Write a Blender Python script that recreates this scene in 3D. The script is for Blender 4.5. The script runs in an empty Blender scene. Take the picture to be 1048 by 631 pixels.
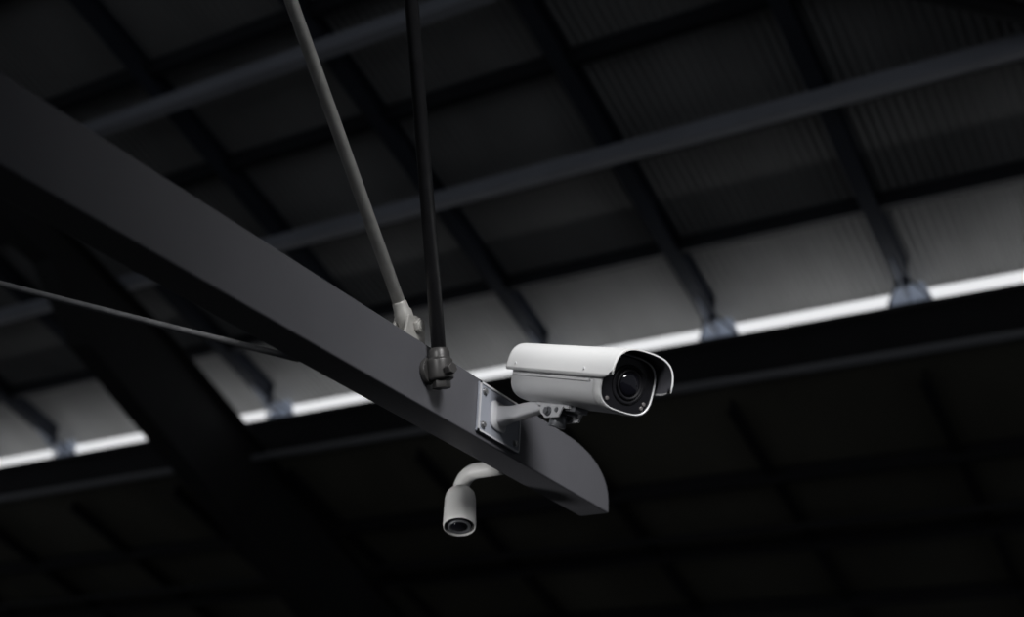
import bpy, bmesh, math, random
from mathutils import Vector, Matrix
random.seed(4)
H=1.7
sc=bpy.context.scene
COL=sc.collection
sc.view_settings.view_transform='Standard'
sc.view_settings.look='None'

# ---------------------------------------------------------------- materials
def mat(name,col,rough=.5,metal=0,noise=None,bump=None,spec=.5,emit=None,estr=0,coat=0):
    m=bpy.data.materials.new(name); m.use_nodes=True
    nt=m.node_tree; b=nt.nodes['Principled BSDF']
    b.inputs['Base Color'].default_value=(*col,1)
    b.inputs['Roughness'].default_value=rough
    b.inputs['Metallic'].default_value=metal
    b.inputs['Specular IOR Level'].default_value=spec
    b.inputs['Coat Weight'].default_value=coat
    if emit:
        b.inputs['Emission Color'].default_value=(*emit,1); b.inputs['Emission Strength'].default_value=estr
    tc=nt.nodes.new('ShaderNodeTexCoord')
    if noise:
        sc_,amt=noise
        n=nt.nodes.new('ShaderNodeTexNoise'); n.inputs['Scale'].default_value=sc_; n.inputs['Detail'].default_value=6
        nt.links.new(tc.outputs['Object'],n.inputs['Vector'])
        r=nt.nodes.new('ShaderNodeValToRGB')
        r.color_ramp.elements[0].position=.3; r.color_ramp.elements[1].position=.7
        r.color_ramp.elements[0].color=tuple(c*(1-amt) for c in col)+(1,)
        r.color_ramp.elements[1].color=tuple(min(1,c*(1+amt)) for c in col)+(1,)
        nt.links.new(n.outputs['Fac'],r.inputs['Fac']); nt.links.new(r.outputs['Color'],b.inputs['Base Color'])
    if bump:
        s,st=bump
        n2=nt.nodes.new('ShaderNodeTexNoise'); n2.inputs['Scale'].default_value=s; n2.inputs['Detail'].default_value=3
        nt.links.new(tc.outputs['Object'],n2.inputs['Vector'])
        bp=nt.nodes.new('ShaderNodeBump'); bp.inputs['Strength'].default_value=st; bp.inputs['Distance'].default_value=.002
        nt.links.new(n2.outputs['Fac'],bp.inputs['Height']); nt.links.new(bp.outputs['Normal'],b.inputs['Normal'])
    return m

M_beam=mat('beam_grey_paint',(.092,.092,.102),.5,noise=(3,.08),bump=(60,.15))
M_dark=mat('dark_steel_paint',(.026,.029,.037),.6,noise=(2,.2))
M_raft=mat('rafter_steel',(.055,.064,.088),.45,noise=(2,.15))
M_black=mat('black_steel',(.018,.018,.021),.75,noise=(2,.2))
M_can=mat('canopy_steel',(.032,.032,.034),.7,noise=(2,.2))
M_pur=mat('purlin_grey_paint',(.44,.46,.52),.5,noise=(2,.1))
M_pipe=mat('grey_pipe_paint',(.28,.285,.30),.5)
M_rodl=mat('galvanised_rod',(.80,.79,.75),.5,.0,noise=(30,.12))
M_rodd=mat('dark_rod',(.020,.020,.022),.4,.0,noise=(30,.15),spec=.35)
M_nut=mat('dark_hardware',(.055,.053,.052),.4,.3,noise=(40,.2))
M_clev=mat('pale_hardware',(.40,.39,.37),.45,.2,noise=(40,.15))
M_white=mat('white_housing_paint',(.80,.80,.80),.42,bump=(200,.04))
M_white2=mat('white_body_paint',(.70,.70,.71),.42)
M_plate=mat('bracket_blue_grey_paint',(.30,.315,.36),.5,.0)
M_arm=mat('bracket_arm_paint',(.56,.56,.58),.4)
M_hinge=mat('hinge_grey_metal',(.20,.205,.22),.35,.5)
M_bolt=mat('bolt_steel',(.45,.45,.46),.3,.8)
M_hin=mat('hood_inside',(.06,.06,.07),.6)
M_glass=mat('window_glass_black',(.010,.010,.012),.2,spec=.3)
M_ring=mat('lens_ring_black',(.009,.009,.011),.5,spec=.22)
M_lens=mat('lens_glass',(.006,.006,.009),.06,spec=.6,coat=.4)
M_led=mat('ir_led',(.14,.13,.13),.3)
M_small=mat('small_camera_paint',(.76,.75,.73),.42,noise=(8,.05))
M_cable=mat('grey_cable',(.26,.26,.27),.5,noise=(40,.2))
M_conc=mat('concrete_floor',(.10,.10,.10),.9,noise=(1.2,.3))

def sheet_mat(name,col,pitch,st=.5,dist=.010):
    m=mat(name,col,.6)
    nt=m.node_tree; b=nt.nodes['Principled BSDF']
    tc=nt.nodes.new('ShaderNodeTexCoord')
    w=nt.nodes.new('ShaderNodeTexWave'); w.wave_type='BANDS'; w.bands_direction='X'
    w.inputs['Scale'].default_value=.31416/pitch
    nt.links.new(tc.outputs['Object'],w.inputs['Vector'])
    bp=nt.nodes.new('ShaderNodeBump'); bp.inputs['Strength'].default_value=st; bp.inputs['Distance'].default_value=dist
    nt.links.new(w.outputs['Fac'],bp.inputs['Height']); nt.links.new(bp.outputs['Normal'],b.inputs['Normal'])
    n=nt.nodes.new('ShaderNodeTexNoise'); n.inputs['Scale'].default_value=1.1; n.inputs['Detail'].default_value=5
    mp=nt.nodes.new('ShaderNodeMapping'); mp.inputs['Scale'].default_value=(1,.35,1)
    nt.links.new(tc.outputs['Object'],mp.inputs['Vector']); nt.links.new(mp.outputs['Vector'],n.inputs['Vector'])
    r=nt.nodes.new('ShaderNodeValToRGB'); r.color_ramp.elements[0].position=.3; r.color_ramp.elements[1].position=.7
    r.color_ramp.elements[0].color=tuple(c*.7 for c in col)+(1,); r.color_ramp.elements[1].color=tuple(c*1.2 for c in col)+(1,)
    nt.links.new(n.outputs['Fac'],r.inputs['Fac']); nt.links.new(r.outputs['Color'],b.inputs['Base Color'])
    return m
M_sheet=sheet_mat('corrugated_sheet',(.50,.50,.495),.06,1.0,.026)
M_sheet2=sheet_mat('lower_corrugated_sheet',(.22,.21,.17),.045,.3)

M_strip=mat('daylight_polycarbonate',(.8,.8,.8),.5,emit=(.97,.98,1.0),estr=.82)
M_cap=bpy.data.materials.new('translucent_cap'); M_cap.use_nodes=True
nt=M_cap.node_tree; nt.nodes.clear()
o=nt.nodes.new('ShaderNodeOutputMaterial'); mx=nt.nodes.new('ShaderNodeMixShader'); d=nt.nodes.new('ShaderNodeBsdfDiffuse'); t=nt.nodes.new('ShaderNodeBsdfTranslucent')
d.inputs['Color'].default_value=(.78,.80,.85,1); t.inputs['Color'].default_value=(.74,.79,.88,1); mx.inputs[0].default_value=.6
nt.links.new(d.outputs[0],mx.inputs[1]); nt.links.new(t.outputs[0],mx.inputs[2]); nt.links.new(mx.outputs[0],o.inputs[0])

# ---------------------------------------------------------------- mesh helpers
def finish(name,bm,m,parent=None,smooth=False,bevel=0,seg=2):
    bmesh.ops.recalc_face_normals(bm,faces=bm.faces)
    me=bpy.data.meshes.new(name); bm.to_mesh(me); bm.free()
    for mm in (m if isinstance(m,list) else [m]): me.materials.append(mm)
    o=bpy.data.objects.new(name,me); COL.objects.link(o)
    if parent: o.parent=parent
    if smooth:
        for p in me.polygons: p.use_smooth=True
    if bevel:
        b=o.modifiers.new('bevel','BEVEL'); b.width=bevel; b.segments=seg; b.limit_method='ANGLE'; b.angle_limit=math.radians(35)
    return o
def empty(name,loc=(0,0,0),mw=None):
    e=bpy.data.objects.new(name,None); COL.objects.link(e); e.empty_display_size=.1
    if mw is not None: e.matrix_world=mw
    else: e.location=loc
    return e
def add_box(bm,x0,x1,y0,y1,z0,z1,mi=0):
    v=[bm.verts.new(p) for p in [(x0,y0,z0),(x1,y0,z0),(x1,y1,z0),(x0,y1,z0),(x0,y0,z1),(x1,y0,z1),(x1,y1,z1),(x0,y1,z1)]]
    for f in [(0,3,2,1),(4,5,6,7),(0,1,5,4),(1,2,6,5),(2,3,7,6),(3,0,4,7)]:
        bm.faces.new([v[i] for i in f]).material_index=mi
def loft(bm,rings,cap=True,mi=0,closed=True):
    vr=[[bm.verts.new(p) for p in r] for r in rings]
    n=len(vr[0])
    for a,b in zip(vr,vr[1:]):
        for i in range(n if closed else n-1):
            j=(i+1)%n
            f=bm.faces.new([a[i],a[j],b[j],b[i]]); f.material_index=mi; f.smooth=True
    if cap:
        for r in (vr[0],vr[-1]):
            f=bm.faces.new(r); f.material_index=mi
    return vr
def tube(bm,pts,rad,seg=24,mi=0,cap=True):
    pts=[Vector(p) for p in pts]
    if not isinstance(rad,(list,tuple)): rad=[rad]*len(pts)
    t0=(pts[1]-pts[0]).normalized()
    ref=Vector((0,0,1)) if abs(t0.z)<.9 else Vector((1,0,0))
    nrm=t0.cross(ref).normalized(); rings=[]
    for i,p in enumerate(pts):
        if i==0: t=t0
        elif i==len(pts)-1: t=(pts[i]-pts[i-1])
        else: t=(pts[i+1]-pts[i-1])
        if t.length<1e-9: t=t0
        t=t.normalized()
        nrm=(nrm-t*nrm.dot(t)).normalized(); bn=t.cross(nrm)
        rings.append([p+(nrm*math.cos(2*math.pi*k/seg)+bn*math.sin(2*math.pi*k/seg))*rad[i] for k in range(seg)])
    loft(bm,rings,cap,mi)
def disc_prism(bm,origin,axis,prof,seg=40,mi=0):
    axis=Vector(axis).normalized(); origin=Vector(origin)
    ref=Vector((0,0,1)) if abs(axis.z)<.9 else Vector((1,0,0))
    u=axis.cross(ref).normalized(); v=axis.cross(u)
    rings=[[origin+axis*h+(u*math.cos(2*math.pi*k/seg)+v*math.sin(2*math.pi*k/seg))*max(r,1e-5) for k in range(seg)] for r,h in prof]
    loft(bm,rings,True,mi)
def hexa(bm,origin,axis,r,h,mi=0): 
    disc_prism(bm,origin,axis,[(r,0),(r,h)],6,mi)
def extrude_x(bm,poly,x0,x1,mi=0):
    a=[bm.verts.new((x0,y,z)) for y,z in poly]; b=[bm.verts.new((x1,y,z)) for y,z in poly]
    bm.faces.new(a).material_index=mi; bm.faces.new(b[::-1]).material_index=mi
    n=len(poly)
    for i in range(n):
        j=(i+1)%n; bm.faces.new([a[i],b[i],b[j],a[j]]).material_index=mi

# ---------------------------------------------------------------- roof
SL=.33
def zr(y): return H+4.10+SL*(8.32-y)
X0,X1=-24,8
bm=bmesh.new()
extrude_x(bm,[(-5,zr(-5)),(8.5,zr(8.5)),(8.5,zr(8.5)+.03),(-5,zr(-5)+.03)],X0,X1)
finish('ceiling',bm,M_sheet)
root=empty('roof_rafters')
bm=bmesh.new()
xs=[-1.98-1.425*i for i in range(-6,15)]
for x in xs:
    e=.002
    y0,y1=-5,8.1
    for (w,d0,d1) in [(.055,.0,.012),(.012,.012,.13),(.055,.13,.145)]:
        extrude_x(bm,[(y0,zr(y0)-d1-e),(y1,zr(y1)-d1-e),(y1,zr(y1)-d0-e),(y0,zr(y0)-d0-e)],x-w,x+w)
finish('rafters',bm,M_raft,root)
bm=bmesh.new()
for y in (7.48,6.62,5.82,4.95,4.1,3.2,2.3,1.4):
    z=zr(y)-.004
    add_box(bm,X0,X1,y-.035,y+.035,z-.11,z)
finish('dark_purlins',bm,M_dark,root)
bm=bmesh.new()
for y in (6.45,5.11,3.6):
    z=zr(y)-.152
    add_box(bm,X0,X1,y-.045,y+.045,z-.105,z)
finish('pale_purlins',bm,M_pur,root,bevel=.006)
bm=bmesh.new(); add_box(bm,X0,X1,8.36,8.37,H+3.95,H+4.065)
finish('window_1',bm,M_strip)
root=empty('rafter_foot_brackets')
bm=bmesh.new()
for x in xs:
    y=8.28
    poly=[(x-.10,H+4.09),(x+.10,H+4.09),(x+.16,H+3.935),(x-.16,H+3.935)]
    a=[bm.verts.new((px,y,pz)) for px,pz in poly]; b=[bm.verts.new((px,y+.006,pz)) for px,pz in poly]
    bm.faces.new(a); bm.faces.new(b[::-1])
    for i in range(4): j=(i+1)%4; bm.faces.new([a[i],b[i],b[j],a[j]])
    extrude_x(bm,[(7.85,zr(7.85)-.16),(8.28,zr(8.28)-.10),(8.28,H+3.94),(8.10,H+3.94)],x-.004,x+.004)
finish('translucent_gussets',bm,M_cap,root)
bm=bmesh.new()
for x in xs:
    add_box(bm,x-.05,x+.05,8.08,8.1,H+3.98,zr(8.1)-.003)
    tube(bm,[(x-.15,8.265,H+3.94),(x-.03,8.12,H+4.06)],.009,8)
    tube(bm,[(x+.15,8.265,H+3.94),(x+.03,8.12,H+4.06)],.009,8)
finish('bracket_fins',bm,M_raft,root)
root=empty('eaves_girder')
bm=bmesh.new()
add_box(bm,X0,X1,8.33,8.36,H+3.60,H+3.93)
add_box(bm,X0,X1,8.26,8.44,H+3.915,H+3.93)
add_box(bm,X0,X1,8.24,8.46,H+3.58,H+3.60)
finish('girder_section',bm,M_black,root)
bm=bmesh.new(); tube(bm,[(X0,8.18,H+3.53),(X1,8.18,H+3.53)],.032,16)
finish('service_pipe',bm,M_pipe)
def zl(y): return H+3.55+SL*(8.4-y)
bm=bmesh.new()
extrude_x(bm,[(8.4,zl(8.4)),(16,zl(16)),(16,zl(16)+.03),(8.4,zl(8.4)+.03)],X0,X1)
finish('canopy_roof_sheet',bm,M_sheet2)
root=empty('canopy_framing')
bm=bmesh.new()
for y in (9.35,10.25,11.15,12.05,13,14):
    z=zl(y)-.003; add_box(bm,X0,X1,y-.04,y+.04,z-.12,z)
for x in xs:
    for (w,d0,d1) in [(.012,.0,.08),(.04,.08,.09)]:
        extrude_x(bm,[(8.5,zl(8.5)-d1),(15.5,zl(15.5)-d1),(15.5,zl(15.5)-d0),(8.5,zl(8.5)-d0)],x-w,x+w)
finish('framing_bars',bm,M_black,root)
bm=bmesh.new()
for y in (9.9,12.6):
    z=zl(y)-.11; tube(bm,[(X0,y,z-.03),(X1,y,z-.03)],.035,12)
finish('framing_tubes',bm,M_can,root)

# portal frame haunch
root=empty('portal_frame')
bm=bmesh.new()
XF=-7.86
low=[(2.0,H+5.35),(5.6,H+4.35),(6.1,H+3.84),(9.2,H+2.31),(12.5,H+.70)]
top=[(12.5,H+1.62),(10.56,H+2.58),(7.03,H+4.15),(5.7,H+4.62),(2.0,H+5.75)]
extrude_x(bm,low+top,XF-.012,XF+.012)
def flange(pts,w,t,side):
    poly=pts+[(y,z+side*t) for y,z in pts[::-1]]
    extrude_x(bm,poly,XF-w,XF+w)
flange(low,.11,.02,-1); flange(top,.11,.02,1)
finish('tapered_frame',bm,M_can,root)
bm=bmesh.new(); add_box(bm,XF-.14,XF+.14,12.4,12.42,0,H+1.6); add_box(bm,XF-.14,XF+.14,12.78,12.8,0,H+1.6); add_box(bm,XF-.01,XF+.01,12.42,12.78,0,H+1.6)
finish('frame_column',bm,M_black,root)

bm=bmesh.new()
for dy in (0,.22):
    tube(bm,[(-2.35,4.9+dy,zr(4.9+dy)-.22),(-.2,6.4+dy,zr(6.4+dy)-.22)],.06,10)
finish('roof_brace',bm,M_black)

bm=bmesh.new(); add_box(bm,-26,10,-8,18,-.1,0); finish('floor',bm,M_conc)

# ---------------------------------------------------------------- main beam
XB=-1.575; BW=.088; ZB=H+.981; ZT=ZB+.146
root=empty('steel_cantilever_beam')
bm=bmesh.new()
Y1=3.03; ry,rz=.25,.125
poly=[(-3.2,ZB),(Y1,ZB)]
for i in range(0,15):
    t=i/14*math.pi/2
    ct,st=math.cos(t)**.85,math.sin(t)**.85
    poly.append((Y1-ry+ry*ct,ZT-rz+rz*st))
poly.append((-3.2,ZT))
extrude_x(bm,poly,XB-BW,XB)
finish('beam_body',bm,M_beam,root,bevel=.004,seg=3)
bm=bmesh.new()
add_box(bm,XB-BW-.06,XB+.06,-3.36,-3.2,0,zr(-3.3)-.16)
finish('support_post',bm,M_dark,root)

# ---------------------------------------------------------------- tie rods
root=empty('tie_rod')
A=Vector((-1.545,2.15,H+1.085)); dirv=Vector((0,-.23,.84)).normalized()
bm=bmesh.new()
t=0
while (A+dirv*t).z<zr((A+dirv*t).y)-.12: t+=.01
tube(bm,[A+dirv*.02,A+dirv*t],.0165,20)
finish('rod',bm,M_rodd,root)
bm=bmesh.new()
disc_prism(bm,A-dirv*.042,dirv,[(.025,0),(.029,.004),(.029,.045),(.024,.05),(.024,.062),(.020,.072)],28)
hexa(bm,A-dirv*.06,dirv,.021,.02)
disc_prism(bm,Vector((-1.574,A.y-.004,A.z-.02)),(1,0,0),[(.030,0),(.030,.012)],28)
hexa(bm,Vector((-1.52,A.y-.004,A.z-.025)),(1,-.3,0),.013,.02)
finish('rod_end_socket',bm,M_nut,root,bevel=.0015)
root=empty('tie_rod.001')
A=Vector((-1.625,2.11,H+1.195)); dirv=Vector((0,-.50,.54)).normalized()
t=0
while (A+dirv*t).z<zr((A+dirv*t).y)-.12: t+=.01
bm=bmesh.new(); tube(bm,[A+dirv*.02,A+dirv*t],.0145,20); finish('rod',bm,M_rodl,root)
bm=bmesh.new()
disc_prism(bm,A-dirv*.03,dirv,[(.018,0),(.021,.006),(.021,.04),(.018,.045),(.017,.06),(.015,.066)],24)
for dx in (-.02,.014):
    extrude_x(bm,[(2.09,ZT-.002),(2.175,ZT-.002),(2.165,ZT+.055),(2.14,ZT+.075),(2.10,ZT+.065)],-1.625+dx,-1.625+dx+.007)
add_box(bm,-1.66,-1.59,2.07,2.19,ZT,ZT+.007)
disc_prism(bm,(-1.66,2.135,ZT+.05),(1,0,0),[(.012,0),(.012,.07)],16)
hexa(bm,(-1.604,2.135,ZT+.05),(1,0,0),.017,.012)
finish('clevis',bm,M_clev,root,bevel=.0015)

# cable
bm=bmesh.new()
p0=Vector((-1.667,1.83,H+.990)); p1=Vector((-5.0,.10,H+1.98))
tube(bm,[p0.lerp(p1,i/24)-Vector((0,0,.03*4*(i/24)*(1-i/24))) for i in range(25)],.007,12)
finish('steel_cable',bm,M_cable)
bm=bmesh.new(); add_box(bm,-5.15,-5.0,.02,.18,0,zr(.1)-.16)
finish('steel_column',bm,M_dark,None,bevel=.01)

# ---------------------------------------------------------------- main security camera
cam_root=empty('security_camera')
bm=bmesh.new()
add_box(bm,XB,XB+.007,2.352,2.538,H+.995,H+1.118)
finish('mount_plate',bm,M_plate,cam_root,bevel=.002)
bm=bmesh.new()
e_=.005
for (a0,a1,b0,b1) in [(2.352,2.538,H+.995,H+.995+e_),(2.352,2.538,H+1.118-e_,H+1.118),(2.352,2.352+e_,H+.995,H+1.118),(2.538-e_,2.538,H+.995,H+1.118)]:
    add_box(bm,XB+.0065,XB+.0095,a0,a1,b0,b1)
finish('plate_rim',bm,M_arm,cam_root)
bm=bmesh.new()
for y in (2.372,2.518):
    for z in (H+1.015,H+1.098):
        disc_prism(bm,(XB+.007,y,z),(1,0,0),[(.009,0),(.009,.002)],20); hexa(bm,(XB+.009,y,z),(1,0,0),.007,.005)
finish('plate_bolts',bm,M_bolt,cam_root)
bm=bmesh.new()
def ring_yz(x,cy,cz,hy,hz,n=20,e=4):
    r=[]
    for k in range(n):
        a=2*math.pi*k/n; c,s=math.cos(a),math.sin(a)
        r.append((x,cy+hy*math.copysign(abs(c)**(2/e),c),cz+hz*math.copysign(abs(s)**(2/e),s)))
    return r
cy,cz=2.435,H+1.055
loft(bm,[ring_yz(XB+.006,cy,cz,.034,.036),ring_yz(XB+.012,cy,cz,.034,.036),ring_yz(XB+.018,cy,cz,.022,.024),ring_yz(XB+.05,cy-.004,cz,.016,.018),
         ring_yz(XB+.13,cy-.018,cz,.015,.015),ring_yz(XB+.185,cy-.028,cz-.002,.018,.014)])
finish('bracket_arm',bm,M_arm,cam_root,bevel=.001)

yaw,pitch=math.radians(-23.5),math.radians(19.6)
n=Vector((math.cos(pitch)*math.cos(yaw),math.cos(pitch)*math.sin(yaw),-math.sin(pitch)))
s=Vector((0,0,1)).cross(n).normalized(); u=n.cross(s)
C0=Vector((-1.331,2.374,H+1.090))
MW=Matrix(((n.x,s.x,u.x,C0.x),(n.y,s.y,u.y,C0.y),(n.z,s.z,u.z,C0.z),(0,0,0,1)))
hous=empty('housing',mw=MW); hous.parent=cam_root
def sup(a,hy,hz,e):
    c,s_=math.cos(a),math.sin(a)
    return hy*math.copysign(abs(c)**(2/e),c), hz*math.copysign(abs(s_)**(2/e),s_)
def ring(x,hy,hz,e=3.2,n=64,cz=0):
    return [(x,)+(lambda q:(q[0],q[1]+cz))(sup(2*math.pi*k/n,hy,hz,e)) for k in range(n)]
XFf=.208; XBk=-.150; hy,hz=.072,.063
bm=bmesh.new()
loft(bm,[ring(XBk-.006,hy-.012,hz-.012),ring(XBk,hy-.003,hz-.003),ring(XBk+.006,hy,hz),ring(XFf-.02,hy,hz),ring(XFf-.004,hy,hz),ring(XFf,hy-.0015,hz-.0015),ring(XFf,hy-.0035,hz-.0035),ring(XFf-.006,hy-.004,hz-.004)],cap=True)
finish('housing_body',bm,M_white2,hous)
bm=bmesh.new()
loft(bm,[ring(XFf-.028,hy+.0001,hz+.0001),ring(XFf-.027,hy+.0012,hz+.0012),ring(XFf-.003,hy+.0012,hz+.0012),ring(XFf-.001,hy,hz)],cap=False)
finish('front_collar',bm,M_white,hous)
bm=bmesh.new()
loft(bm,[ring(XFf-.0065,hy-.0038,hz-.0038),ring(XFf-.003,hy-.0038,hz-.0038),ring(XFf-.002,hy-.007,hz-.007)])
finish('front_window',bm,M_glass,hous)
bm=bmesh.new()
disc_prism(bm,(XFf-.002,0,-.0),(1,0,0),[(.043,0),(.043,.002),(.040,.003),(.036,.003),(.035,.001)],56)
disc_prism(bm,(XFf-.002,0,-.0),(1,0,0),[(.033,0),(.033,.005),(.031,.007),(.029,.007),(.0265,.004)],56)
finish('lens_barrel',bm,M_ring,hous)
bm=bmesh.new()
disc_prism(bm,(XFf+.002,0,0),(1,0,0),[(.0265,0),(.025,.002),(.020,.0045),(.012,.006),(.005,.0068),(.0,.007)],48)
finish('lens_glass',bm,M_lens,hous,smooth=True)
bm=bmesh.new()
for y,z in [(-.047,-.041),(.047,-.041),(.051,-.031)]:
    disc_prism(bm,(XFf-.003,y,z),(1,0,0),[(.0045,0),(.0045,.003),(.003,.004)],20)
finish('ir_leds',bm,M_led,hous)
def arch(x,hy_,hz_,zlow,n=40,e=2.9):
    pts=[(x,-hy_,zlow)]
    for k in range(n+1):
        a=math.pi-math.pi*k/n
        y,z=sup(a,hy_,hz_,e); pts.append((x,y,z+.004))
    pts.append((x,hy_,zlow)); return pts
def hood_ring(x,zlow):
    th=.003
    o_=arch(x,hy+.010,hz+.006,zlow); i_=arch(x,hy+.010-th,hz+.006-th,zlow)
    return o_+i_[::-1]
bm=bmesh.new()
rings=[hood_ring(XBk-.015,.002),hood_ring(XBk-.01,-.004),hood_ring(.208,-.004),hood_ring(.227,-.003),hood_ring(.241,.002),hood_ring(.249,.012),hood_ring(.253,.024)]
vr=loft(bm,rings,cap=False)
nn=len(vr[0])
for r in (vr[0],vr[-1]):
    h=nn//2
    for i in range(h-1):
        bm.faces.new([r[i],r[i+1],r[nn-2-i],r[nn-1-i]])
finish('sun_shield',bm,M_white,hous)
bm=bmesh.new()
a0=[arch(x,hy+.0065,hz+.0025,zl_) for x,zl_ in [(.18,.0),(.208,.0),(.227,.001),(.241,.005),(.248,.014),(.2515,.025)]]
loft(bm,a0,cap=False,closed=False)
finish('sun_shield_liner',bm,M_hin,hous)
bm=bmesh.new()
add_box(bm,XBk+.01,.17,hy-.001,hy+.004,-.014,-.008); add_box(bm,XBk+.01,.17,-(hy+.004),-(hy-.001),-.014,-.008)
add_box(bm,XBk-.008,XBk,-.05,.05,-.046,.05)
finish('side_rails',bm,M_white2,hous,bevel=.001)
bm=bmesh.new()
for y,z in [(-.035,-.005),(-.035,-.032),(.0,-.03)]:
    disc_prism(bm,(XBk-.004,y,z),(-1,0,0),[(.012,0),(.012,.010),(.010,.012),(.010,.022),(.006,.026)],20)
finish('cable_glands',bm,M_clev,hous,bevel=.001)
bm=bmesh.new()
for sy in (-1,1):
    for x in (XBk+.025,.15):
        disc_prism(bm,(x,sy*(hy+.010),.012),(0,sy,0),[(.003,0),(.003,.001),(.002,.0015)],16)
finish('hood_screws',bm,M_arm,hous)
bm=bmesh.new()
add_box(bm,-.085,.045,-.026,.026,-hz-.008,-hz+.002)
for sy in (-1,1):
    y0=sy*.028
    poly=[(-.06,-hz-.004),(.03,-hz-.004),(.02,-hz-.03),(-.03,-hz-.036),(-.055,-hz-.025)]
    a=[bm.verts.new((px,y0-.003,pz)) for px,pz in poly]; b=[bm.verts.new((px,y0+.003,pz)) for px,pz in poly]
    bm.faces.new(a); bm.faces.new(b[::-1])
    for i in range(5): j=(i+1)%5; bm.faces.new([a[i],b[i],b[j],a[j]])
finish('swivel_bracket',bm,M_arm,hous,bevel=.0015)
bm=bmesh.new()
disc_prism(bm,(-.02,-.036,-hz-.02),(0,1,0),[(.011,0),(.011,.072)],20)
hexa(bm,(-.02,-.042,-hz-.02),(0,1,0),.009,.012)
disc_prism(bm,(.01,-.034,-hz-.014),(0,1,0),[(.006,0),(.006,.068)],16)
disc_prism(bm,(-.02,0,-hz-.05),(0,0,1),[(.020,0),(.020,.03)],24)
add_box(bm,.02,.06,-.018,.018,-hz-.012,-hz+.002)
finish('swivel_hinge',bm,M_hinge,hous,bevel=.001)

# ---------------------------------------------------------------- small gooseneck camera on the far face
r2=empty('security_camera.001')
bm=bmesh.new()
xb=XB-BW
cyy=2.618; zc=H+.998; R=.048; xd=xb-.122
pts=[(xb-.002,cyy,zc),(xb-.04,cyy,zc),(xd+R,cyy,zc)]
for i in range(1,11):
    a=i/10*math.pi/2
    pts.append((xd+R-R*math.sin(a),cyy,zc-R+R*math.cos(a)))
pts.append((xd,cyy,zc-R-.02))
tube(bm,pts,.020,28)
disc_prism(bm,(xb,cyy,zc+.012),(-1,0,0),[(.028,0),(.028,.008),(.022,.012)],28)
finish('gooseneck_arm',bm,M_small,r2)
bm=bmesh.new()
ax=Vector((.22,-.27,-.94)).normalized()
b0=Vector((xd-.002,cyy+.004,zc-R+.002))
disc_prism(bm,b0,ax,[(.020,0),(.030,.004),(.036,.012),(.039,.026),(.0415,.106),(.040,.112),(.0385,.112),(.0375,.106)],40)
finish('camera_can',bm,M_small,r2)
bm=bmesh.new()
base=b0+ax*.104
disc_prism(bm,base,ax,[(.0375,0),(.036,.004),(.026,.005)],36)
finish('can_front',bm,M_glass,r2)
bm=bmesh.new()
disc_prism(bm,base+ax*.004,ax,[(.028,0),(.028,.006),(.025,.007),(.022,.003)],36)
finish('can_lens_ring',bm,M_hinge,r2)
bm=bmesh.new()
disc_prism(bm,base+ax*.006,ax,[(.022,0),(.017,.004),(.009,.007),(0,.008)],36)
finish('can_lens_glass',bm,M_lens,r2,smooth=True)

# ---------------------------------------------------------------- lights
w=bpy.data.worlds.new('world'); sc.world=w; w.use_nodes=True
w.node_tree.nodes['Background'].inputs[0].default_value=(.87,.92,1,1)
w.node_tree.nodes['Background'].inputs[1].default_value=.095
def aim(o,tgt): o.rotation_euler=(Vector(tgt)-o.location).to_track_quat('-Z','Y').to_euler()
def spot(name,loc,tgt,e,ang,rad,col=(1,1,1),blend=1):
    l=bpy.data.lights.new(name,'SPOT'); l.energy=e; l.spot_size=math.radians(ang); l.spot_blend=blend; l.shadow_soft_size=rad; l.color=col
    o=bpy.data.objects.new(name,l); COL.objects.link(o); o.location=loc; aim(o,tgt); return o
spot('added_spot',(1.2,.5,H+3.0),(-1.3,2.8,H+1.05),900,40,.8)  # added key spot standing in for soft daylight, no lamp fitted here
spot('added_spot.001',(-1.2,-1.6,H+1.7),(-1.28,2.4,H+1.08),400,12,.35)  # added narrow fill to brighten the housing flank, not a site lamp
spot('low_fill_spot',(-3.6,-.8,H-.9),(-1.80,2.6,H+.89),430,11,.3)  # added low fill for the gooseneck camera, no real lamp there
l=bpy.data.lights.new('eaves_fill','AREA'); l.shape='RECTANGLE'; l.size=32; l.size_y=.05; l.energy=12.5; l.color=(.97,.98,1); l.spread=math.radians(150)  # added unseen fill, boosts the strip's daylight on the roof sheets
o=bpy.data.objects.new('eaves_fill',l); COL.objects.link(o); o.location=(-8,8.18,H+3.75); aim(o,(-8,7.9,zr(7.9)))

# ---------------------------------------------------------------- camera
a=Vector((-2324,485,1320)).normalized(); m_=Vector((889,661,1320)); m_=(m_-a*m_.dot(a)).normalized()
Xw=-a; Yw=m_; Zw=Xw.cross(Yw)
Rv=Vector((Xw.x,Yw.x,Zw.x)); Dv=Vector((Xw.y,Yw.y,Zw.y)); Fv=Vector((Xw.z,Yw.z,Zw.z))
cd=bpy.data.cameras.new('camera'); cam=bpy.data.objects.new('camera',cd); COL.objects.link(cam)
U=-Dv; B=-Fv
cam.matrix_world=Matrix(((Rv.x,U.x,B.x,0),(Rv.y,U.y,B.y,0),(Rv.z,U.z,B.z,H),(0,0,0,1)))
cd.sensor_width=36; cd.lens=1320/1048*36; cd.clip_end=200
cd.dof.use_dof=True; cd.dof.focus_distance=2.93; cd.dof.aperture_fstop=1.7
sc.camera=cam
